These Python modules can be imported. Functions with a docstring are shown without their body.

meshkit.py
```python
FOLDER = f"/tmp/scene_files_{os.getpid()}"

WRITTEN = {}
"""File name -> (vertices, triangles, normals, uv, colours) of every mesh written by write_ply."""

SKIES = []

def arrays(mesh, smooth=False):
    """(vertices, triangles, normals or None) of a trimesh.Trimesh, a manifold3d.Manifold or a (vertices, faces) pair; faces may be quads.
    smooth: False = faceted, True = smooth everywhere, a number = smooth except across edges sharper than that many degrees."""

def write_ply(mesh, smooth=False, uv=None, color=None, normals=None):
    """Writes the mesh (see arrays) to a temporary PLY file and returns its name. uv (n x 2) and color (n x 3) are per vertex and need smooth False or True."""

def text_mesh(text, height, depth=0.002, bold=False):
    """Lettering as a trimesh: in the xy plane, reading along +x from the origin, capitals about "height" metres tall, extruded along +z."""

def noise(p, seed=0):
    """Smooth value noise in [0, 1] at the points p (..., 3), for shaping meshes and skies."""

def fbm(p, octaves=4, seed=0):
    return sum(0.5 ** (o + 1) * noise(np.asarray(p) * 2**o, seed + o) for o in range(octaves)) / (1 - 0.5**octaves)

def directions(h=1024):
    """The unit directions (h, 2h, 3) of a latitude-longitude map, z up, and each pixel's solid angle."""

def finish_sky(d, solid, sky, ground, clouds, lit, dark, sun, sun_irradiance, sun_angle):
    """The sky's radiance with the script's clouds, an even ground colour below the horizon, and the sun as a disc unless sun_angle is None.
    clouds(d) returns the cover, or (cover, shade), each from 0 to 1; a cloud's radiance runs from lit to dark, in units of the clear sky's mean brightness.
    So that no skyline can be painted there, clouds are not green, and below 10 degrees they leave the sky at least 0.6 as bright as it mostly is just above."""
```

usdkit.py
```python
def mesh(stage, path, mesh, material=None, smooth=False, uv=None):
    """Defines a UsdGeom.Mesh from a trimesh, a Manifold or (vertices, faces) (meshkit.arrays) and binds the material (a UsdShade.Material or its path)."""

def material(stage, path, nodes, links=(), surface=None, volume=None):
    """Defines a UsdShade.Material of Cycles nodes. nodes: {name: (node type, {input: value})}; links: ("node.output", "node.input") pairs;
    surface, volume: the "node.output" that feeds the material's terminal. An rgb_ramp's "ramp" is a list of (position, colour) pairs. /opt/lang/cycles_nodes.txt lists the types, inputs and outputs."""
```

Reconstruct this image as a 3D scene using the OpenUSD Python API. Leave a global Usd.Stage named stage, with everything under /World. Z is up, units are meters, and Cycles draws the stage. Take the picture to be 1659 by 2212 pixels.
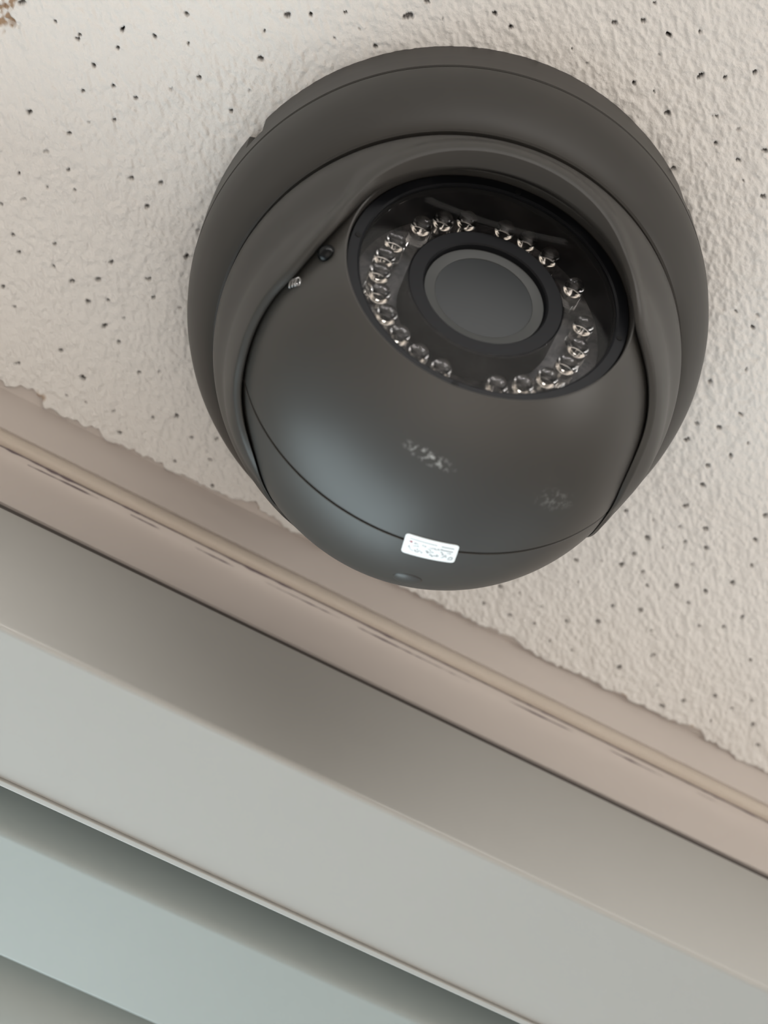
import math, numpy as np, trimesh, usdkit, meshkit
import shapely.geometry as sg
from shapely.ops import unary_union
from pxr import Usd, UsdGeom, UsdLux, UsdShade, Gf, Sdf, Vt
rng = np.random.default_rng(7)
stage = Usd.Stage.CreateInMemory()
UsdGeom.SetStageUpAxis(stage, 'Z'); UsdGeom.SetStageMetersPerUnit(stage, 1.0)
UsdGeom.Xform.Define(stage, '/World'); UsdGeom.Scope.Define(stage, '/World/Looks')
CEIL = 2.5                                   # ceiling height; the shapes below are in millimetres under it
MM = 0.001

# ---------------------------------------------------------------- camera
cam = UsdGeom.Camera.Define(stage, '/World/camera')
Rm = [[0.8761791107674822, -0.44084824453643817, -0.1948409380593435],
      [-0.4809474226302434, -0.7731521585285787, -0.4134311507711118],
      [0.031618705223809634, 0.4559479850287098, -0.8894445977283968]]
pos = np.array([-84.4642, -154.5031, -447.5114]) * MM + [0, 0, CEIL]
m = Gf.Matrix4d(1.0)
for c in range(3):
    for r in range(3):
        m[c, r] = Rm[r][c]
m.SetTranslateOnly(Gf.Vec3d(*map(float, pos)))
cam.AddTransformOp().Set(m)
cam.CreateHorizontalApertureAttr(20.955)
cam.CreateVerticalApertureAttr(20.955 * 2212 / 1659)
cam.CreateFocalLengthAttr(20.955 * 4732 / 1659)
cam.CreateClippingRangeAttr(Gf.Vec2f(0.01, 100))
cam.CreateFStopAttr(12.0); cam.CreateFocusDistanceAttr(0.447)
cam.CreateExposureAttr(-0.17)

# ---------------------------------------------------------------- light: the room's even ambient light and daylight through the window
dome = UsdLux.DomeLight.Define(stage, '/World/sky_light')
dome.CreateColorAttr(Gf.Vec3f(0.85, 0.95, 1.0)); dome.CreateIntensityAttr(0.25)
def rect(name, p, look, w, h, col, power):
    l = UsdLux.RectLight.Define(stage, '/World/' + name)
    l.CreateWidthAttr(w); l.CreateHeightAttr(h); l.CreateColorAttr(Gf.Vec3f(*col)); l.CreateIntensityAttr(power)
    z = -np.array(look, float); z /= np.linalg.norm(z)
    x = np.cross([0, 0, 1.0], z); x /= np.linalg.norm(x); y = np.cross(z, x)
    mm = Gf.Matrix4d(1.0)
    for i, a in enumerate((x, y, z)):
        for j in range(3):
            mm[i, j] = float(a[j])
    mm.SetTranslateOnly(Gf.Vec3d(*map(float, p)))
    l.AddTransformOp().Set(mm)
rect('daylight_window', (-0.24, 0.62, CEIL - 0.40), (0, -1, -0.0), 0.80, 0.55, (0.80, 0.97, 1.0), 4.9)     # just outside the glass
rect('side_light', (2.35, -1.6, CEIL - 1.0), (-1, 0.25, 0), 1.0, 1.2, (1.0, 0.97, 0.93), 5.0)           # added light from the right side, its source unseen
rect('fill_lamp', (-0.2, -1.1, CEIL - 0.012), (0, 0.0001, -1), 1.2, 1.2, (1.0, 0.98, 0.96), 27.0)      # added fill lamp flat under the ceiling, unseen, lifts the floor bounce

# ---------------------------------------------------------------- helpers
used = set()
def numbered(parent, name):
    k, n = 0, name
    while (parent, n) in used:
        k += 1; n = '%s_%03d' % (name, k)
    used.add((parent, n)); return parent + '/' + n
def tag(prim, **kw):
    for k, v in kw.items():
        if v: prim.SetCustomDataByKey(k, v)
def thing(name, loc=(0, 0, 0), **kw):
    x = UsdGeom.Xform.Define(stage, numbered('/World', name)); x.AddTranslateOp().Set(Gf.Vec3d(*loc))
    tag(x.GetPrim(), **kw); return x.GetPrim()
def part(parent, name, mesh, mat, smooth=30, label=None):
    """mesh in millimetres, in the frame of its thing"""
    p = parent if isinstance(parent, str) else str(parent.GetPath())
    if isinstance(mesh, (tuple, list)): mesh = trimesh.Trimesh(np.asarray(mesh[0], float), np.asarray(mesh[1]), process=False)
    mm = mesh.copy(); mm.apply_scale(MM)
    g = usdkit.mesh(stage, numbered(p, name), mm, '/World/Looks/' + mat, smooth=smooth).GetPrim()
    tag(g, label=label); return g
def frame(n):
    n = np.asarray(n, float); n /= np.linalg.norm(n)
    a = np.cross(n, [0, 0, 1.0])
    if np.linalg.norm(a) < 1e-6: a = np.array([1.0, 0, 0])
    a /= np.linalg.norm(a); return a, np.cross(n, a), n
def lathe(prof, c=(0, 0, 0), ax=(0, 0, 1), n=160, closed=True, rmod=None):
    """revolves (radius, along) points about the axis through c"""
    e1, e2, e3 = frame(ax) if tuple(ax) != (0, 0, 1) else (np.array([1.0, 0, 0]), np.array([0, 1.0, 0]), np.array([0, 0, 1.0]))
    P = np.asarray(prof, float); t = np.arange(n) * 2 * np.pi / n
    r = np.repeat(P[None, :, 0], n, 0)
    if rmod is not None: r = rmod(r, P[None, :, 1], t[:, None])
    V = np.asarray(c) + (r * np.cos(t)[:, None])[..., None] * e1 + (r * np.sin(t)[:, None])[..., None] * e2 + np.repeat(P[None, :, 1], n, 0)[..., None] * e3
    k = len(P); F = []
    for i in range(n):
        j = (i + 1) % n
        for a in range(k if closed else k - 1):
            b = (a + 1) % k
            F += [[i * k + a, j * k + a, j * k + b], [i * k + a, j * k + b, i * k + b]]
    me = trimesh.Trimesh(V.reshape(-1, 3), F, process=False)
    me.merge_vertices(digits_vertex=6); me.update_faces(me.nondegenerate_faces()); me.remove_unreferenced_vertices()
    if closed: trimesh.repair.fix_normals(me)
    return me
def extrude_x(poly, x0, x1):
    """(y, z) outline drawn out along x; rounded where the outline is rounded"""
    p = sg.Polygon(poly)
    e = trimesh.creation.extrude_polygon(p, x1 - x0, engine='earcut')
    v = e.vertices; e.vertices = np.c_[v[:, 2] + x0, v[:, 0], v[:, 1]]
    trimesh.repair.fix_normals(e); return e
def rounded(pts, radii, n=5):
    """outline with each corner rounded by its own radius"""
    out = []; P = np.asarray(pts, float)
    for i, r in enumerate(radii):
        a, b, c = P[i - 1], P[i], P[(i + 1) % len(P)]
        if r <= 0: out.append(b); continue
        u = (a - b) / np.linalg.norm(a - b); v = (c - b) / np.linalg.norm(c - b)
        s, e = b + u * r, b + v * r
        for t in np.linspace(0, 1, n): out.append((1 - t) ** 2 * s + 2 * t * (1 - t) * b + t * t * e)
    return out
def box(x0, x1, y0, y1, z0, z1):
    b = trimesh.creation.box((x1 - x0, y1 - y0, z1 - z0)); b.apply_translation(((x0 + x1) / 2, (y0 + y1) / 2, (z0 + z1) / 2)); return b
def ss(x, a, b):
    t = np.clip((x - a) / (b - a), 0, 1); return t * t * (3 - 2 * t)

# ---------------------------------------------------------------- materials
def mat(name, nodes, links=(), surface='p.BSDF'):
    usdkit.material(stage, '/World/Looks/' + name, nodes, links, surface)
def plain(name, col, rough=0.5, metal=0.0, spec=0.5, **kw):
    mat(name, {'p': ('principled_bsdf', dict(base_color=col, roughness=rough, metallic=metal, specular_ior_level=spec, **kw))})
def painted(name, col, col2, rough, scale, bump, dist=0.0001, spec=0.5):
    mat(name, {'g': ('texture_coordinate', {}), 'n': ('noise_texture', dict(scale=scale * 0.02, detail=3.0)),
               'r': ('rgb_ramp', {'ramp': [(0.35, col2), (0.65, col)]}), 'f': ('noise_texture', dict(scale=scale, detail=2.0)),
               'b': ('bump', dict(strength=bump, distance=dist)), 'p': ('principled_bsdf', dict(roughness=rough, specular_ior_level=spec))},
        [('g.object', 'n.vector'), ('g.object', 'f.vector'), ('n.fac', 'r.fac'), ('r.color', 'p.base_color'), ('f.fac', 'b.height'), ('b.normal', 'p.normal')])
# ceiling tile: white paint on a brown mineral-fibre core, the core showing at the broken edge; pinhole shade painted in near-black
mat('tile_paint', {'g': ('texture_coordinate', {}), 'a': ('attribute', dict(attribute='pit_shade')),
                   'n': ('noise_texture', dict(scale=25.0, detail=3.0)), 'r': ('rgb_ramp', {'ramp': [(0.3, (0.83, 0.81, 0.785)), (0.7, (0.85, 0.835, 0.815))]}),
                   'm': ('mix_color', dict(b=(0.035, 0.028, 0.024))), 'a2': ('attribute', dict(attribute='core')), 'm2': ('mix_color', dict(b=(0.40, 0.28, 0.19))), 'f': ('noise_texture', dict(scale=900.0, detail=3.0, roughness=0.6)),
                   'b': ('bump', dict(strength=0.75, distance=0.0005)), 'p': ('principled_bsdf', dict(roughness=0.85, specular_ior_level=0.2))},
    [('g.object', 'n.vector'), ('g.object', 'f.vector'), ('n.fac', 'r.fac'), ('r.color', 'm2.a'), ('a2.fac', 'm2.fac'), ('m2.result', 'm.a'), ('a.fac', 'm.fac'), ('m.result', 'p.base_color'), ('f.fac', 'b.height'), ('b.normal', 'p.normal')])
painted('cornice_paint', (0.64, 0.585, 0.55), (0.62, 0.565, 0.53), 0.45, 700.0, 0.05)
painted('bead_paint', (0.66, 0.59, 0.52), (0.60, 0.525, 0.45), 0.45, 700.0, 0.05)
painted('board_paint', (0.385, 0.38, 0.36), (0.375, 0.37, 0.35), 0.4, 700.0, 0.05)
painted('head_paint', (0.31, 0.335, 0.32), (0.30, 0.325, 0.31), 0.4, 700.0, 0.04)
painted('wall_paint', (0.42, 0.40, 0.375), (0.40, 0.38, 0.355), 0.7, 300.0, 0.1)
plain('floor_tile', (0.70, 0.655, 0.61), 0.5)
plain('crack_dirt', (0.17, 0.135, 0.145), 0.9)
plain('gap_shade_grey', (0.09, 0.078, 0.072), 0.8)
plain('bare_core', (0.34, 0.25, 0.17), 0.9, spec=0.1)
painted('grey_shell', (0.040, 0.0375, 0.034), (0.037, 0.035, 0.032), 0.42, 2600.0, 0.06, 0.00005, spec=0.3)
# eyeball paint: the same grey with two pale scuffs rubbed into it
mat('grey_ball', {'g': ('texture_coordinate', {}), 'n': ('noise_texture', dict(scale=900.0, detail=3.0, roughness=0.6)), 'r': ('rgb_ramp', {'ramp': [(0.50, (0, 0, 0)), (0.62, (1, 1, 1))]}),
                  'q1': ('mapping', dict(location=(0.001764, 0.0018, 0.0878), scale=(0.42, 1.5, 1.0))), 'd1': ('vector_math', dict(math_type='length')), 'k1': ('map_range', dict(from_min=0.0026, from_max=0.0006, to_min=0.0, to_max=1.0, clamp=True)),
                  'q2': ('mapping', dict(location=(-0.01232, 0.0036, 0.0814), scale=(0.55, 1.5, 1.0))), 'd2': ('vector_math', dict(math_type='length')), 'k2': ('map_range', dict(from_min=0.0042, from_max=0.001, to_min=0.0, to_max=0.25, clamp=True)),
                  's': ('math', dict(math_type='add')), 'x': ('math', dict(math_type='multiply')), 'm': ('mix_color', dict(a=(0.040, 0.0375, 0.034), b=(0.36, 0.36, 0.35))),
                  'f': ('noise_texture', dict(scale=2600.0, detail=2.0)), 'b': ('bump', dict(strength=0.06, distance=0.00005)), 'p': ('principled_bsdf', dict(roughness=0.40, specular_ior_level=0.5))},
    [('g.object', 'n.vector'), ('g.object', 'f.vector'), ('g.object', 'q1.vector'), ('g.object', 'q2.vector'), ('q1.vector', 'd1.vector1'), ('q2.vector', 'd2.vector1'), ('d1.value', 'k1.value'), ('d2.value', 'k2.value'), ('k1.result', 's.value1'), ('k2.result', 's.value2'),
     ('n.fac', 'r.fac'), ('r.color', 'x.value1'), ('s.value', 'x.value2'), ('x.value', 'm.fac'), ('m.result', 'p.base_color'), ('f.fac', 'b.height'), ('b.normal', 'p.normal')])
plain('black_plastic', (0.0065, 0.007, 0.0085), 0.4, spec=0.12)
plain('black_matte', (0.006, 0.006, 0.006), 0.7, spec=0.2)
plain('barrel_black', (0.0075, 0.008, 0.0095), 0.45, spec=0.12)
plain('lens_grey', (0.022, 0.025, 0.027), 0.5, spec=0.3)
plain('lens_rim', (0.034, 0.036, 0.035), 0.4, spec=0.3)
mat('board_dark', {'g': ('texture_coordinate', {}), 'n': ('noise_texture', dict(scale=260.0, detail=4.0, distortion=0.8)), 'r': ('rgb_ramp', {'ramp': [(0.38, (0.016, 0.016, 0.017)), (0.72, (0.13, 0.12, 0.115))]}), 'p': ('principled_bsdf', dict(roughness=0.35))},
    [('g.object', 'n.vector'), ('n.fac', 'r.fac'), ('r.color', 'p.base_color')])  # pale mottling stands in for dust and reflections on the cover glass
plain('led_cup', (0.92, 0.90, 0.86), 0.10, metal=1.0)
plain('led_chip', (0.75, 0.62, 0.30), 0.35, metal=0.6)
plain('led_epoxy', (0.93, 0.92, 0.90), 0.04, transmission_weight=1.0, ior=1.5)
plain('screw_black', (0.004, 0.0045, 0.005), 0.12, spec=0.2)
plain('chrome', (0.42, 0.42, 0.42), 0.2, metal=1.0)
plain('seal_white', (0.93, 0.95, 0.95), 0.3, spec=0.9)
plain('seal_print', (0.30, 0.32, 0.34), 0.5)
plain('seal_red', (0.45, 0.12, 0.16), 0.5)
def glass(name, dust):
    mat(name, {'f': ('layer_weight', dict(blend=0.5)), 'w': ('math', dict(math_type='power', value2=4.0)), 'r': ('map_range', dict(from_min=0.0, from_max=1.0, to_min=0.01, to_max=0.8, clamp=True)),
               't': ('transparent_bsdf', dict(color=(0.95, 0.95, 0.96))), 'o': ('glossy_bsdf', dict(color=(1, 1, 1), roughness=0.02)), 'x': ('mix_closure', {}),
               'g': ('texture_coordinate', {}), 'n': ('noise_texture', dict(scale=150.0, detail=4.0)), 'k': ('map_range', dict(from_min=0.4, from_max=0.75, to_min=0.3 * dust, to_max=dust, clamp=True)), 'd': ('diffuse_bsdf', dict(color=(0.6, 0.58, 0.56))), 'y': ('mix_closure', {})},
        [('f.facing', 'w.value1'), ('w.value', 'r.value'), ('r.result', 'x.fac'), ('t.BSDF', 'x.closure1'), ('o.BSDF', 'x.closure2'), ('g.object', 'n.vector'), ('n.fac', 'k.value'), ('k.result', 'y.fac'), ('x.closure', 'y.closure1'), ('d.BSDF', 'y.closure2')], 'y.closure')
glass('cover_glass', 0.012); glass('window_glass', 0.0)

# ---------------------------------------------------------------- ceiling: one tile with a stippled face, pinholes and a ragged cut edge
HOLES=[(-108.3,-13.0,1),(-100.4,-12.8,1),(-94.9,-12.7,1),(-94.9,-11.7,1),(-87.5,-18.3,1),(-77.4,-27.6,1),(-81.2,-20.1,1),(-74.3,-22.1,1),(-86.9,-14.1,1),(-89.6,-8.2,1),(-84.1,-6.5,1),(-89.2,-2.3,1),(-78.8,-6.4,1),(-69.2,-16.8,1),(-73.2,-11.7,0.6),(-97.3,7.6,1),(-80.8,0.2,1),(-85.2,3.3,0.6),(-87.8,7.6,1),(-90.4,13.6,0.6),(-84.6,14.9,1),(-93.5,20.9,1),(-72.0,10.0,1),(-86.8,20.6,1),(-66.0,7.8,1),(-81.5,18.4,1),(-60.1,-13.7,1),(-66.2,14.1,1),(-90.3,25.8,0.6),(-94.0,29.0,1),(-58.6,-19.5,0.6),(-88.9,34.2,1),(-80.0,31.5,1),(-86.1,37.3,1),(-78.2,36.5,1),(-73.2,37.6,1),(-67.5,29.6,1),(-68.3,34.4,1),(-58.7,28.9,1),(-53.8,20.1,1),(-55.8,32.2,1),(-68.1,40.1,1),(-64.1,37.8,1),(-85.8,46.4,1),(-81.6,49.4,1),(-49.6,31.6,0.6),(-59.2,40.0,0.6),(-62.3,43.5,1),(-52.6,38.7,1),(-57.9,45.5,1),(-68.4,53.7,1),(-75.4,61.5,1),(-50.9,50.0,1),(-61.1,57.3,1),(-47.0,47.6,0.6),(-54.1,13.4,0.6),(-59.3,-37.4,1),(-55.0,-39.9,1),(-49.0,-43.8,1),(-37.2,-49.5,1.5),(-35.5,-54.0,1),(-22.1,-58.6,1),(-30.9,-52.4,0.6),(-61.8,-32.3,1),(-59.7,-26.7,1),(-40.1,-40.7,1),(-48.4,-38.1,0.6),(-44.7,-42.3,0.6),(5.5,-76.4,1),(5.1,-72.2,1),(0.3,-68.8,1),(-17.7,-57.8,1),(11.3,-72.2,1),(16.6,-75.9,1),(-4.4,-60.1,1),(-0.1,-58.9,0.6),(12.1,-67.8,0.6),(21.8,-68.2,1),(26.4,-70.3,1),(31.0,-74.2,1),(15.2,-60.7,1),(10.4,-60.2,1),(20.1,-58.1,1),(29.2,-62.3,1),(34.6,-62.2,0.6),(32.3,-57.5,1),(42.0,-61.2,1),(38.5,-56.7,1),(41.6,-53.4,1),(47.4,-52.6,1),(27.5,-48.3,1),(50.7,-23.8,1),(52.7,-18.8,1),(56.5,-27.6,1),(61.9,-26.3,1),(61.3,-29.3,0.6),(66.1,-17.3,1),(60.8,-11.0,1),(70.9,-7.4,1),(63.6,-0.8,1),(68.5,-2.2,1),(63.9,3.7,1),(76.4,-2.4,1),(74.7,2.4,1),(71.6,6.8,1),(73.1,11.6,1),(72.6,18.0,1),(61.6,25.8,1),(68.3,24.8,1),(74.2,23.5,1),(79.7,20.7,1),(89.8,11.1,1),(69.5,29.4,1),(77.5,26.0,1),(73.9,29.9,1),(91.2,17.7,1),(82.6,24.8,1),(68.9,34.5,1),(58.1,42.6,1),(63.3,39.6,0.6),(67.9,38.4,1),(73.2,37.3,1),(94.1,23.7,1),(82.1,30.2,0.6),(61.7,47.2,1),(76.1,40.2,1),(82.0,36.6,1),(92.8,29.7,1),(88.6,34.5,1),(71.8,48.8,1),(78.2,46.4,1),(86.8,39.3,1),(80.1,41.8,0.6),(99.9,36.3,1),(64.8,57.7,1),(71.2,54.0,1),(46.5,57.4,1),(51.4,56.6,1),(45.5,63.3,1),(52.3,62.8,1),(57.6,57.2,0.6),(58.4,61.9,1),(64.0,64.0,1),(69.9,63.8,1),(74.6,58.9,1),(83.1,50.0,1),(92.5,43.3,1),(97.3,40.7,1),(87.3,55.4,1),(81.9,62.2,1),(92.4,62.1,1),(96.7,66.2,1),(100.1,62.7,1),(105.9,57.6,1),(111.4,58.8,1),(114.4,54.2,1),(109.0,64.2,1),(118.2,60.0,1),(114.9,65.6,1),(122.6,64.3,1),(107.7,45.2,1),(89.2,48.3,0.6),(-62.6,63.1,1),(-58.2,62.5,1),(-51.7,61.5,1),(-43.1,58.4,1),(-38.7,55.4,1),(-48.3,65.6,1),(-33.4,58.6,1),(-28.2,56.1,1),(-34.1,65.8,1),(-27.2,61.4,1),(-23.7,67.1,1),(-35.6,47.5,1)]
EDGE=[(-77.2,67.0),(-75.9,67.9),(-69.9,65.1),(-67.0,66.7),(-65.7,68.0),(-60.8,68.0),(-55.9,68.0),(-52.8,67.3),(-51.2,68.7),(-45.6,68.0),(-41.1,68.3),(-38.3,67.8),(-34.5,68.5),(-29.8,67.8),(-25.1,68.3),(-19.3,67.9),(-15.5,67.4),(-13.3,65.7),(-11.9,67.4),(-7.8,67.5),(-3.3,68.4),(30.7,68.8),(33.9,68.5),(41.2,68.3),(46.6,68.7),(52.4,67.8),(57.8,68.1),(61.9,69.1),(70.5,68.9),(75.6,68.6),(81.7,68.9),(85.1,68.7),(88.8,68.9),(92.2,68.7),(99.5,69.0),(103.8,68.2),(107.4,67.2),(111.1,69.3),(114.4,68.8),(119.3,69.8),(123.0,69.8),(128.3,69.6)]
fx = np.arange(-122, 184, 0.30); fy = np.linspace(0, 1, 540)
xs = np.r_[np.linspace(-2560, -130, 14), fx, np.linspace(192, 2560, 14)]
ex, ey = np.array(EDGE).T
def edge(x):
    j = 0.55 * (meshkit.noise(np.c_[x * 0.55, x * 0, x * 0], 3) - 0.5) + 0.7 * (meshkit.noise(np.c_[x * 1.1, x * 0, x * 0], 4) - 0.5)
    return np.interp(x, ex, ey) + j
rows = np.r_[np.linspace(-3060, -110, 14), -98 + fy * 160]        # up to y = 62, then the last rows follow the edge
E = edge(xs)
X = np.repeat(xs[None], len(rows), 0); Y = np.repeat(rows[:, None], len(xs), 1)
last = np.linspace(0, 1, 24)[1:]
Y = np.vstack([Y, 62 + last[:, None] * (E - 62)[None]]); X = np.vstack([X, np.repeat(xs[None], len(last), 0)])
q3 = lambda a, b, s: meshkit.noise(np.stack([a, b, 0 * a], -1), s)
ca, sa = math.cos(0.9), math.sin(0.9)
U, W = X * ca + Y * sa, -X * sa + Y * ca
relief = 0.42 * (q3(U / 1.7, W / 1.0, 11) - 0.5) + 0.44 * (q3(U / 0.9, W / 0.62, 12) - 0.5) + 0.22 * (q3(U / 4.5, W / 3.0, 13) - 0.5)
relief = np.where((X < -123) | (X > 185) | (Y < -100), 0, relief)
Z = relief.copy(); pit_shade = np.zeros_like(Z)
wob = q3(X / 0.5, Y / 0.5, 21) - 0.5
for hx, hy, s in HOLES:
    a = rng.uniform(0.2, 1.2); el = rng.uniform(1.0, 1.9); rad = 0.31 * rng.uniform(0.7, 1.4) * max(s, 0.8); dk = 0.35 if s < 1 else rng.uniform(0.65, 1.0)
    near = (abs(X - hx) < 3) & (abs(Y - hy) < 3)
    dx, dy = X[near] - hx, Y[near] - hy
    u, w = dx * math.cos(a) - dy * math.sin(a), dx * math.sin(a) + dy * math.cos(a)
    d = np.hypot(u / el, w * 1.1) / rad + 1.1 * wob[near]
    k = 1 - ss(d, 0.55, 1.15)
    Z[near] += 2.0 * dk * k; pit_shade[near] = np.maximum(pit_shade[near], dk * ss(k, 0.15, 0.6))  # pits get a near-black tint for the shade of their depth
def chip(cx, cy, rx, ry, depth, seed):                              # a broken-out flake that bares the core
    d = np.hypot((X - cx) / rx, (Y - cy) / ry) + 1.0 * (q3(X / 1.1, Y / 1.1, seed) - 0.5)
    k = 1 - ss(d, 0.7, 1.05)
    return k, depth * k
scar = np.zeros_like(Z)
for cx, cy, rx, ry, dp, sd in ((-111.5, -8.0, 3.4, 2.6, 0.8, 31), (-108.3, -8.2, 1.6, 0.7, 0.6, 32), (-110.5, -11.5, 1.5, 2.0, 0.5, 33)):
    k, dz = chip(cx, cy, rx, ry, dp, sd); Z += dz; scar = np.maximum(scar, k * ss(q3(X / 0.8, Y / 0.8, 41), 0.35, 0.6))
for cx, cy, rx, ry in ((-68.3, 66.6, 2.2, 1.3), (-12.9, 67.3, 1.3, 1.0), (35.0, 68.8, 0.9, 0.6), (87.0, 68.9, 1.6, 1.0), (106.2, 69.0, 3.2, 1.6), (-15.5, 67.6, 1.2, 0.5)):
    scar = np.maximum(scar, 0.8 * (1 - ss(np.hypot((X - cx) / rx, (Y - cy) / ry) + 0.8 * (q3(X / 0.7, Y / 0.7, 55) - 0.5), 0.6, 1.1)))
nr, nc = X.shape
Z0 = Z.copy()
top = np.stack([X[-1], Y[-1] - 0.3, Z0[-1] + 1.6], -1)              # the cut edge turns up behind the face
V = np.vstack([np.stack([X, Y, Z0], -1).reshape(-1, 3), top])
bv = np.r_[pit_shade.ravel(), np.zeros(nc)]; sv = np.r_[scar.ravel(), np.ones(nc)]
idx = np.arange((nr + 1) * nc).reshape(nr + 1, nc)
A, B, C, D = idx[:-1, :-1].ravel(), idx[:-1, 1:].ravel(), idx[1:, 1:].ravel(), idx[1:, :-1].ravel()
Fc = np.vstack([np.c_[A, D, C], np.c_[A, C, B]])
V[:, 2] += 0; V *= MM; V[:, 2] += CEIL
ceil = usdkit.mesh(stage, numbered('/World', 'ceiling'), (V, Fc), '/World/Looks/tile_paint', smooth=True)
UsdGeom.PrimvarsAPI(ceil).CreatePrimvar('pit_shade', Sdf.ValueTypeNames.FloatArray, 'vertex').Set(Vt.FloatArray.FromNumpy(bv.astype(np.float32)))
UsdGeom.PrimvarsAPI(ceil).CreatePrimvar('core', Sdf.ValueTypeNames.FloatArray, 'vertex').Set(Vt.FloatArray.FromNumpy(sv.astype(np.float32)))
tag(ceil.GetPrim(), label='white stippled ceiling tile with scattered dark pinholes and a ragged cut edge', category='ceiling', kind='structure')

# ---------------------------------------------------------------- the cornice and the window head under it (profiles are (y, z) in millimetres below the ceiling)
O = (0, 0, CEIL); X0, X1 = -2500, 2500
t1 = thing('trim_1', O, label='pinkish beige cornice moulding with a thin bead along the ragged tile edge', category='moulding', kind='structure')
part(t1, 'cornice_face', extrude_x([(63, 1.9), (69.4, 1.7), (74.4, -5.9), (75.2, -5.9), (75.9, -5.2), (80, -5.2), (92, -5.2), (92, 4), (63, 4)], X0, X1), 'cornice_paint', 25)
th = np.linspace(math.radians(150), math.radians(320), 14)
bead = [(76.15 + 1.75 * math.cos(a), -7.4 + 1.75 * math.sin(a)) for a in th]
part(t1, 'bead', extrude_x([(79.5, -5.3), (75.0, -5.3)] + bead + [(79.5, -8.6)], X0, X1), 'bead_paint', 40, 'thin rounded bead with a yellowish tint')
cv = [(77.3, -9.0)] + [(77.6 + 5.3 * math.sin(a), -21.6 + 12.4 * math.cos(a)) for a in np.linspace(0.12, math.pi / 2, 14)]
part(t1, 'cove', extrude_x(cv + [(92, -21.6), (92, -9.0)], X0, X1), 'cornice_paint', 40)
def caulk(y, z, x0, x1, w0, seed, cut, base, dy, dz):
    x = np.arange(x0, x1, 0.5); n = meshkit.fbm(np.c_[x * 0.12, x * 0, x * 0 + seed], 4, seed); n2 = meshkit.noise(np.c_[x * 0.5, x * 0, x * 0 + 5], seed + 9)
    w = w0 * (base + np.clip((n - cut) * 4, 0, 1)) * (0.5 + n2); off = (meshkit.noise(np.c_[x * 0.06, x * 0, x * 0 + 8], seed + 3) - 0.5) * 0.3
    c = np.stack([x, y + off * dy, z + off * dz], -1); d = np.array([0, dy, dz]); nrm = np.array([0, dz, -dy]); nrm = nrm * (1 if nrm[2] < 0 else -1) * 0.06
    V = np.concatenate([c + w[:, None] * d / 2 + nrm, c - w[:, None] * d / 2 + nrm, c - w[:, None] * d / 2 - nrm * 4, c + w[:, None] * d / 2 - nrm * 4])
    k = len(x); F = []
    ok = w > 0.02
    for i in range(k - 1):
        if ok[i] and ok[i + 1]:
            for a, b in ((0, 1), (1, 2), (2, 3), (3, 0)):
                p, q_, r, s = a * k + i, b * k + i, b * k + i + 1, a * k + i + 1
                F += [[p, q_, r], [p, r, s]]
    me = trimesh.Trimesh(V, F, process=False); me.remove_unreferenced_vertices(); return me
part(t1, 'caulk_line', caulk(77.15, -8.95, -120, 190, 0.36, 5, 0.42, 0.45, 0.93, -0.37), 'crack_dirt', False, 'dark broken crack along the bead')
part(t1, 'caulk_line', caulk(78.3, -9.3, -120, 190, 0.30, 15, 0.47, 0.0, 0.93, -0.37), 'crack_dirt', False, 'faint second crack below the bead')
t2 = thing('trim_2', O, label='deep header board with grey-brown face and pale underside below the cornice', category='board', kind='structure')
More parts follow.
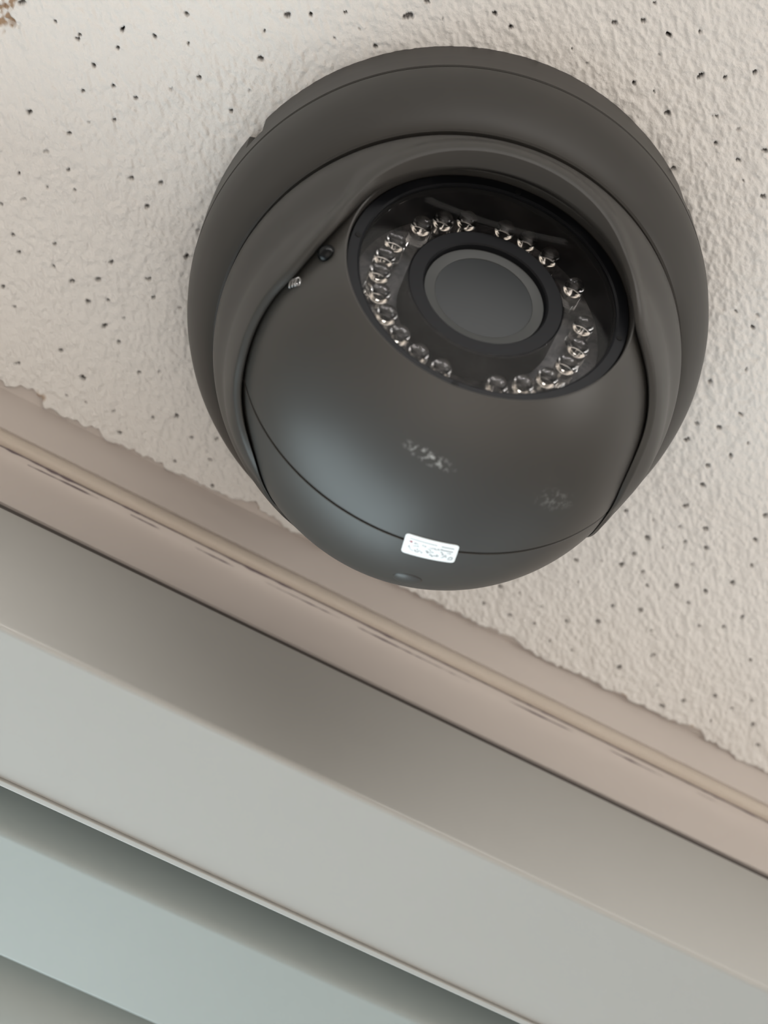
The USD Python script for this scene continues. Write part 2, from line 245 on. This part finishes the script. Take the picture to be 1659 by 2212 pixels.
part(t2, 'board', extrude_x(rounded([(80.0, -29.0), (80.0, -72.3), (113.3, -72.3), (113.3, -52), (114.8, -29.0)], [0.5, 1.5, 0.2, 0, 0]), X0, X1), 'board_paint', 40)
part(t2, 'lip', extrude_x(rounded([(113.3, -72.1), (113.3, -73.0), (114.8, -73.0), (114.8, -52.0), (113.3, -52.0)], [0, 0.3, 0.4, 0, 0]), X0, X1), 'board_paint', 40, 'narrow lip along the inner edge')
part(t2, 'gap_shade_strip', box(X0, X1, 83.5, 114, -28.9, -21.65), 'gap_shade_grey', False)  # dark strip put in to paint the shade of the gap under the cove
def slat(y0, y1, z, ry, rz, h, r1):                                # soffit slat with a bull-nosed near edge
    nose = [(y0 + ry - ry * math.cos(a), z + rz - rz * math.sin(a)) for a in np.linspace(0, math.pi / 2, 16)]
    return [(y0, z + h)] + nose + rounded([(y0 + ry + 0.1, z), (y1, z), (y1, z + h)], [0, r1, 0])[1:]
t3 = thing('trim_3', O, label='pale greenish window head slat behind the header board lip', category='slat', kind='structure')
part(t3, 'slat', extrude_x(slat(131.3, 167.6, -58.0, 6.4, 19, 36, 0.8), X0, X1), 'head_paint', 40)
t4 = thing('trim_4', O, label='grey slat deepest in the window head, at the lower left corner', category='slat', kind='structure')
part(t4, 'slat', extrude_x(slat(176.5, 262.0, -54.0, 24, 20, 32, 0.8), X0, X1), 'head_paint', 40)
wb = thing('wall_back', O, label='plain painted wall above and beside the window', category='wall', kind='structure')
part(wb, 'lintel', box(-2500, 2500, 92.2, 300, -5.9, 60), 'wall_paint', False)
fl = thing('floor', label='pale beige room floor', category='floor', kind='structure'); part(fl, 'slab', box(-2500, 2500, -3000, 330, -60, 0), 'floor_tile', False)
for nm, bx_ in (('wall_left', (-2560, -2500, -3000, 262, -2500, -2)), ('wall_right', (2500, 2560, -3000, 262, -2500, -2)), ('wall_front', (-2500, 2500, -3060, -3000, -2500, -2))):
    w_ = thing(nm, O, label='plain painted wall of the room, ' + nm.split('_')[1] + ' side', category='wall', kind='structure'); part(w_, 'panel', box(*bx_), 'wall_paint', False)
part(wb, 'slot_shade_filler', box(-2500, 2500, 115.0, 262, -21.8, -6), 'black_matte', False)  # filler above the slats, blackened to stand for the shade in the slots
part(wb, 'pier', box(-2500, -900, 262.2, 330, -2500, -6), 'wall_paint', False)
part(wb, 'pier', box(900, 2500, 262.2, 330, -2500, -6), 'wall_paint', False)
part(wb, 'parapet', box(-899, 899, 262.2, 330, -2500, -1500), 'wall_paint', False)
wn = thing('window_1', O, label='clear window below the pale head strips', category='window', kind='structure')
for x in (-897, 837): part(wn, 'frame_post', box(x, x + 60, 263, 300, -1499, -21.9), 'head_paint', False)
part(wn, 'sill', box(-897, 897, 230, 300, -1499.5, -1470), 'head_paint', False)
part(wn, 'pane', box(-836, 836, 278, 282, -1469, -22), 'window_glass', False)

# ---------------------------------------------------------------- the turret camera
dv = thing('security_camera', O, label='dark grey turret dome security camera with a ring of infrared lamps, screwed to the ceiling', category='security camera')
Cb = np.array([0, 0, -45.8062]); RB = 42.139
az, el = -0.1941, 0.4478
nv = np.array([math.sin(az) * math.cos(el), -math.cos(az) * math.cos(el), -math.sin(el)])
e1, e2, _ = frame(nv)
def bite(r, z, t):
    f = np.zeros_like(t)
    for a in (-166, -53):
        f = np.maximum(f, 1 - ss(abs((np.degrees(t) - a + 180) % 360 - 180), 1.8, 2.6))
    return np.where(r > 50, r - 1.5 * f * (z > -8.5), r)
part(dv, 'mounting_plate', lathe([(0, 0.2), (55.1, 0.2), (55.2, -4), (55.25, -8.4), (55.25, -8.6), (55.25, -14.5), (55.0, -14.85), (0, -14.85)], n=480, rmod=bite), 'grey_shell', 30)
part(dv, 'base_cover', lathe([(0, -15.0), (54.3, -15.0), (54.35, -15.25), (55.0, -15.3), (55.15, -15.7), (54.95, -18), (54.3, -21.5), (53.2, -25), (51.6, -28.5), (49.8, -31.5), (48.5, -33.0), (47.9, -33.5), (47.4, -33.6), (46.6, -33.3), (46.2, -32), (46.2, -19), (0, -19)], n=240), 'grey_shell', 25)
part(dv, 'gap_filler', lathe([(43.4, -19.2), (46.1, -19.2), (46.1, -32), (45.6, -36), (43.9, -36.8), (43.4, -36)], n=160), 'black_matte', 30, 'black gap ring under the cover')  # black filler ring added for the shade in the seam gap

# shroud: shell round the ball with the front cut away in an S-curve over the lens
BT = np.array([(-173.9, -21.0), (-165.3, -22.0), (-156.8, -20.4), (-150.7, -17.7), (-144.6, -13.1), (-138.5, -5.6), (-130.1, -1.2), (-123.3, 1.0), (-116, 2.4), (-106.4, 3.1), (-96.5, 2.8), (-85.3, 1.3), (-75.5, -2.2), (-68, -8.2), (-61.6, -16.0), (-55.6, -22.2), (-46.6, -23.3), (-38.9, -24.0), (-27, -26.5), (-16.3, -30.1), (-9.2, -31.2), (-3, -29.6), (2, -28.4), (6, -27), (10, -25), (15, -19), (24, -4), (60, -1), (108, -3), (117, -16), (123, -21.5), (128, -24), (133, -26.2), (137.8, -27.2), (144, -26.6), (150.9, -24.2), (159.7, -22.2), (167, -21.9), (176, -21.2)])
from scipy.interpolate import PchipInterpolator
from scipy.ndimage import gaussian_filter1d
bx = np.r_[BT[-3:, 0] - 360, BT[:, 0], BT[:3, 0] + 360]; by = np.r_[BT[-3:, 1], BT[:, 1], BT[:3, 1]]
NA, NT = 540, 40
A_ = np.linspace(-180, 180, NA, endpoint=False); Bd = gaussian_filter1d(PchipInterpolator(bx, by)(A_), 3, mode='wrap')
slope = np.gradient(np.r_[Bd, Bd, Bd])[NA:2 * NA] / (360 / NA)
rho0 = lambda e: 44.3 + 4.3 * ss(e, -8, 14)
brow = ss(A_, -176, -140) * (1 - ss(A_, -75, -45))
EL0 = 11.5
def sphp(a, e, r):
    a, e = np.radians(a), np.radians(e)
    return Cb + np.stack([r * np.cos(e) * np.cos(a), r * np.cos(e) * np.sin(a), r * np.sin(e)], -1)
ringsV = []
tt = np.r_[np.linspace(0, 0.9, NT - 8), np.linspace(0.9, 1, 9)[1:]]
for t in tt:
    e = EL0 + (Bd - EL0) * t
    dist = (e - Bd) / np.sqrt(1 + slope ** 2)
    taper = 1.15 * ss(-e, 19, 33) * (1 - ss(A_, -175, -150) * (1 - ss(A_, -60, -35)))
    wa = np.maximum(ss(A_, -14, 10) * (A_ < 60), (1 - ss(A_, 120, 146)) * (A_ >= 60)) * ss(-e, 2, 14)
    r = (rho0(e) - taper) * (1 - wa) + 42.32 * wa + 0.9 * brow * (1 - ss(dist, 2.0, 7.5)) * ss(EL0 - e, 0, 4)
    r = r - 0.75 * (1 - wa) * (1 - 0.6 * brow) * (1 - np.clip(dist / 1.3, 0, 1)) ** 1.6
    ringsV.append(sphp(A_, e, r))
r_in = np.minimum(rho0(Bd), 45.5) * 0 + 42.75
r_in = np.minimum(r_in, r - 0.25) + 0.9 * brow
ringsV.append(sphp(A_, Bd, r_in + 0.25)); ringsV.append(sphp(A_, Bd + 0.3, r_in))
for t in np.linspace(0.05, 1, 8):
    e = Bd + (EL0 - 2 - Bd) * t; ringsV.append(sphp(A_, e, 42.75 + 3.0 * ss(e, 0, 12)))
NR = len(ringsV); Vs = np.vstack(ringsV); Fs = []
for i in range(NR):
    ii = (i + 1) % NR
    a = np.arange(NA); b = (a + 1) % NA
    Fs.append(np.c_[i * NA + a, i * NA + b, ii * NA + b]); Fs.append(np.c_[i * NA + a, ii * NA + b, ii * NA + a])
sh = trimesh.Trimesh(Vs, np.vstack(Fs), process=False); trimesh.repair.fix_normals(sh)
part(dv, 'shroud', sh, 'grey_shell', 35)

# eyeball: front half with the lens well, rear half, dark groove between
SF = 1.05
sph = lambda s: (math.sqrt(max(RB * RB - s * s, 0)), s)
front = [(0, 0.7), (41.2, 0.7), (41.25, SF), sph(SF)[:1] + (SF,)]
front[-1] = (sph(SF + 0.1)[0] - 0.05, SF)
front += [sph(s) for s in np.linspace(SF + 0.15, 30.6, 44)] + [(28.6, 30.85), (28.35, 30.75), (28.2, 30.3), (28.15, 18.0), (0, 18.0)]
ball = part(dv, 'eyeball_front', lathe(front, Cb, nv, 240), 'grey_ball', 30)
ang = np.linspace(-math.pi / 2, math.asin(0.42 / RB), 40)
rear = [(RB * math.cos(a), RB * math.sin(a)) for a in ang] + [(RB - 0.1, 0.5), (41.2, 0.55), (0, 0.6)]
rear[0] = (0, -RB)
rb = part(dv, 'eyeball_rear', lathe(rear, Cb, nv, 240), 'grey_ball', 30)
part(dv, 'bezel', lathe([(28.05, 18.5), (28.05, 28.95), (27.8, 29.3), (25.9, 29.3), (25.5, 29.05), (25.5, 18.5)], Cb, nv, 200), 'black_plastic', 30, 'black ring round the lamp window')
part(dv, 'well_liner', lathe([(25.3, 18.6), (25.48, 18.6), (25.48, 28.6), (25.3, 28.6)], Cb, nv, 160), 'black_matte', 30)
for a in (-5.1, 83.5, 173, -95):
    a = math.radians(a); pc = Cb + nv * 29.25 + 26.6 * (math.cos(a) * e1 + math.sin(a) * e2)
    part(dv, 'bezel_pin', lathe([(0, 0), (0.62, 0), (0.62, 0.12), (0.5, 0.2), (0, 0.2)], pc, nv, 20), 'black_matte', 30)
part(dv, 'lamp_board', lathe([(0, 18.1), (25.2, 18.1), (25.2, 19.3), (0, 19.3)], Cb, nv, 120), 'board_dark', 30, 'dark circuit board behind the lamps, cover dust and reflections mottled into its colour')
for i, a in enumerate((74.8, 60.3, 45.8, 31.5, 17, 2.5, -10, -23.5, -45, -59.2, -73.4, -95.4, -109.3, -124.5, -148.3, -175.2, 168, 153, 136.8, 120.9, 105.9)):
    ar = math.radians(a); c = Cb + 1.3 * nv + 20.4 * (math.cos(ar) * e1 + math.sin(ar) * e2)
    dome_ = [(0, 18.05), (2.05, 18.05), (2.05, 23.2)] + [(2.0 * math.cos(t), 23.25 + 2.0 * math.sin(t)) for t in np.linspace(0.05, math.pi / 2 - 0.05, 8)] + [(0, 25.25)]
    lp = part(dv, 'lamp', lathe(dome_, c, nv, 28), 'led_epoxy', 40, 'small clear domed infrared lamp' if i == 0 else None)
    lpp = str(lp.GetPath())
    part(lpp, 'reflector_cup', lathe([(0, 20.6), (1.1, 20.6), (1.1, 22.0), (1.0, 22.0), (0.5, 20.9), (0, 20.9)], c, nv, 20), 'led_cup', 30)
    part(lpp, 'chip', lathe([(0, 20.85), (0.3, 20.85), (0.3, 21.25), (0, 21.25)], c + 0.1 * e1, nv, 8), 'led_chip', 30)
part(dv, 'cover_glass', lathe([(15.55, 27.1), (25.25, 27.1), (25.25, 27.5), (15.55, 27.5)], Cb, nv, 160), 'cover_glass', 30, 'clear glass ring over the lamps')
part(dv, 'lens_barrel', lathe([(0, 19.4), (15.5, 19.4), (15.5, 26.8), (15.2, 27.1), (12.5, 27.1), (12.2, 26.8), (11.9, 25.2), (0, 25.2)], Cb, nv, 140), 'barrel_black', 30, 'black tube round the lens')
part(dv, 'barrel_sleeve', lathe([(15.5, 19.4), (15.54, 19.4), (15.54, 26.75), (15.5, 26.75)], Cb, nv, 140), 'black_matte', 30)
part(dv, 'lens_ring', lathe([(9.7, 25.25), (11.85, 25.25), (11.85, 25.85), (9.9, 25.7), (9.7, 25.6)], Cb, nv, 120), 'lens_rim', 30)
part(dv, 'lens', lathe([(0, 25.25), (9.68, 25.25)] + [(r, 25.55 + 0.55 * (1 - (r / 9.68) ** 2)) for r in np.linspace(9.68, 0, 10)], Cb, nv, 120), 'lens_grey', 40, 'dull grey front lens')

def on_ball(X, dr, r, flat, mat_, name, parent=dv):
    d = np.asarray(X, float); d = d / np.linalg.norm(d); a, b, _ = frame(d)
    s = trimesh.creation.icosphere(3, 1.0); v = s.vertices
    s.vertices = Cb + d * (RB + dr) + r * (v[:, :1] * a + v[:, 1:2] * b) + r * flat * v[:, 2:3] * d
    return part(parent, name, s, mat_, True)
on_ball((-35.2, -17.2, -15.4), 0.2, 1.75, 0.8, 'screw_black', 'set_screw')
on_ball((8.0, 29.0, -29.5), -0.25, 3.0, 0.33, 'grey_ball', 'screw_boss', str(rb.GetPath()))
def spring(X, name):
    d = np.asarray(X, float); d /= np.linalg.norm(d); a, b, _ = frame(d)
    t = np.linspace(0, 3 * 2 * math.pi, 60); P_ = Cb + d * (RB + 0.35) + np.outer(0.85 * np.cos(t), a * 0.6 + b * 0.8) + np.outer(t / t[-1] * 2.4 - 1.2, b * 0.6 - a * 0.8) + np.outer(0.35 * np.sin(t), d)
    ci = sg.Point(0, 0).buffer(0.16, 4)
    return part(dv, name, trimesh.creation.sweep_polygon(ci, P_, engine='earcut'), 'chrome', 40, 'tiny bright spring clip')
spring((-37.7, -9.6, -16.4), 'spring_clip'); spring((30.5, -26.4, -13.6), 'spring_clip')

# white paper seal across the groove, with unreadable fine print
Q = np.array([(0.68, 15.72, -39.08), (10.85, 13.48, -38.42), (12.36, 18.45, -35.81), (2.29, 20.9, -36.52)])
LW, LH = 10.4, 5.5
def wrap(me, lift):
    me = me.copy()
    for _ in range(2): me = me.subdivide()
    u, v, h = me.vertices[:, 0] / LW, me.vertices[:, 1] / LH, me.vertices[:, 2]
    p = ((1 - u) * (1 - v))[:, None] * Q[0] + (u * (1 - v))[:, None] * Q[1] + (u * v)[:, None] * Q[2] + ((1 - u) * v)[:, None] * Q[3]
    p /= np.linalg.norm(p, axis=1)[:, None]
    me.vertices = Cb + p * (RB + lift + h)[:, None]; trimesh.repair.fix_normals(me); return me
ex_ = lambda poly, h: trimesh.creation.extrude_polygon(poly, h, engine='earcut')
tiles = []
shape = sg.box(0.7, 0.7, LW - 0.7, LH - 0.7).buffer(0.7)
for i in range(16):
    for j in range(8):
        c_ = shape.intersection(sg.box(i * LW / 16, j * LH / 8, (i + 1) * LW / 16, (j + 1) * LH / 8))
        if c_.area > 1e-4: tiles.append(ex_(c_, 0.12))
seal = part(dv, 'paper_seal', wrap(trimesh.util.concatenate(tiles), 0.02), 'seal_white', 30, 'small white paper seal stuck across the groove')
sp = str(seal.GetPath())
bars = [sg.LineString([(1.0, 0.95), (3.5, 0.98), (6.2, 1.05)]).buffer(0.07), sg.LineString([(7.2, 1.1), (9.5, 1.15)]).buffer(0.1), sg.LineString([(7.4, 2.0), (9.4, 2.1)]).buffer(0.12), sg.LineString([(9.0, 4.2), (9.4, 3.7), (9.8, 3.9), (9.7, 4.5), (9.0, 4.6)]).buffer(0.09), sg.Point(5.9, 4.35).buffer(0.2)]
for k in range(46):
    x, y = rng.uniform(0.9, 8.4), rng.choice([2.0, 2.7, 3.4, 4.0]) + rng.uniform(-0.15, 0.15)
    if x > 7 and y < 2.4: continue
    pts = np.c_[x + np.cumsum(rng.uniform(-0.25, 0.4, 4)), y + rng.uniform(-0.28, 0.28, 4)]
    bars.append(sg.LineString(pts).buffer(0.05, 2))
u_ = unary_union(bars); pr = trimesh.util.concatenate([ex_(g, 0.03) for g in getattr(u_, 'geoms', [u_])])
part(sp, 'fine_print', wrap(pr, 0.14), 'seal_print', False, 'grey unreadable fine print')
part(sp, 'red_mark', wrap(ex_(sg.Point(1.35, 1.75).buffer(0.28, 2), 0.03), 0.14), 'seal_red', False, 'small red mark')
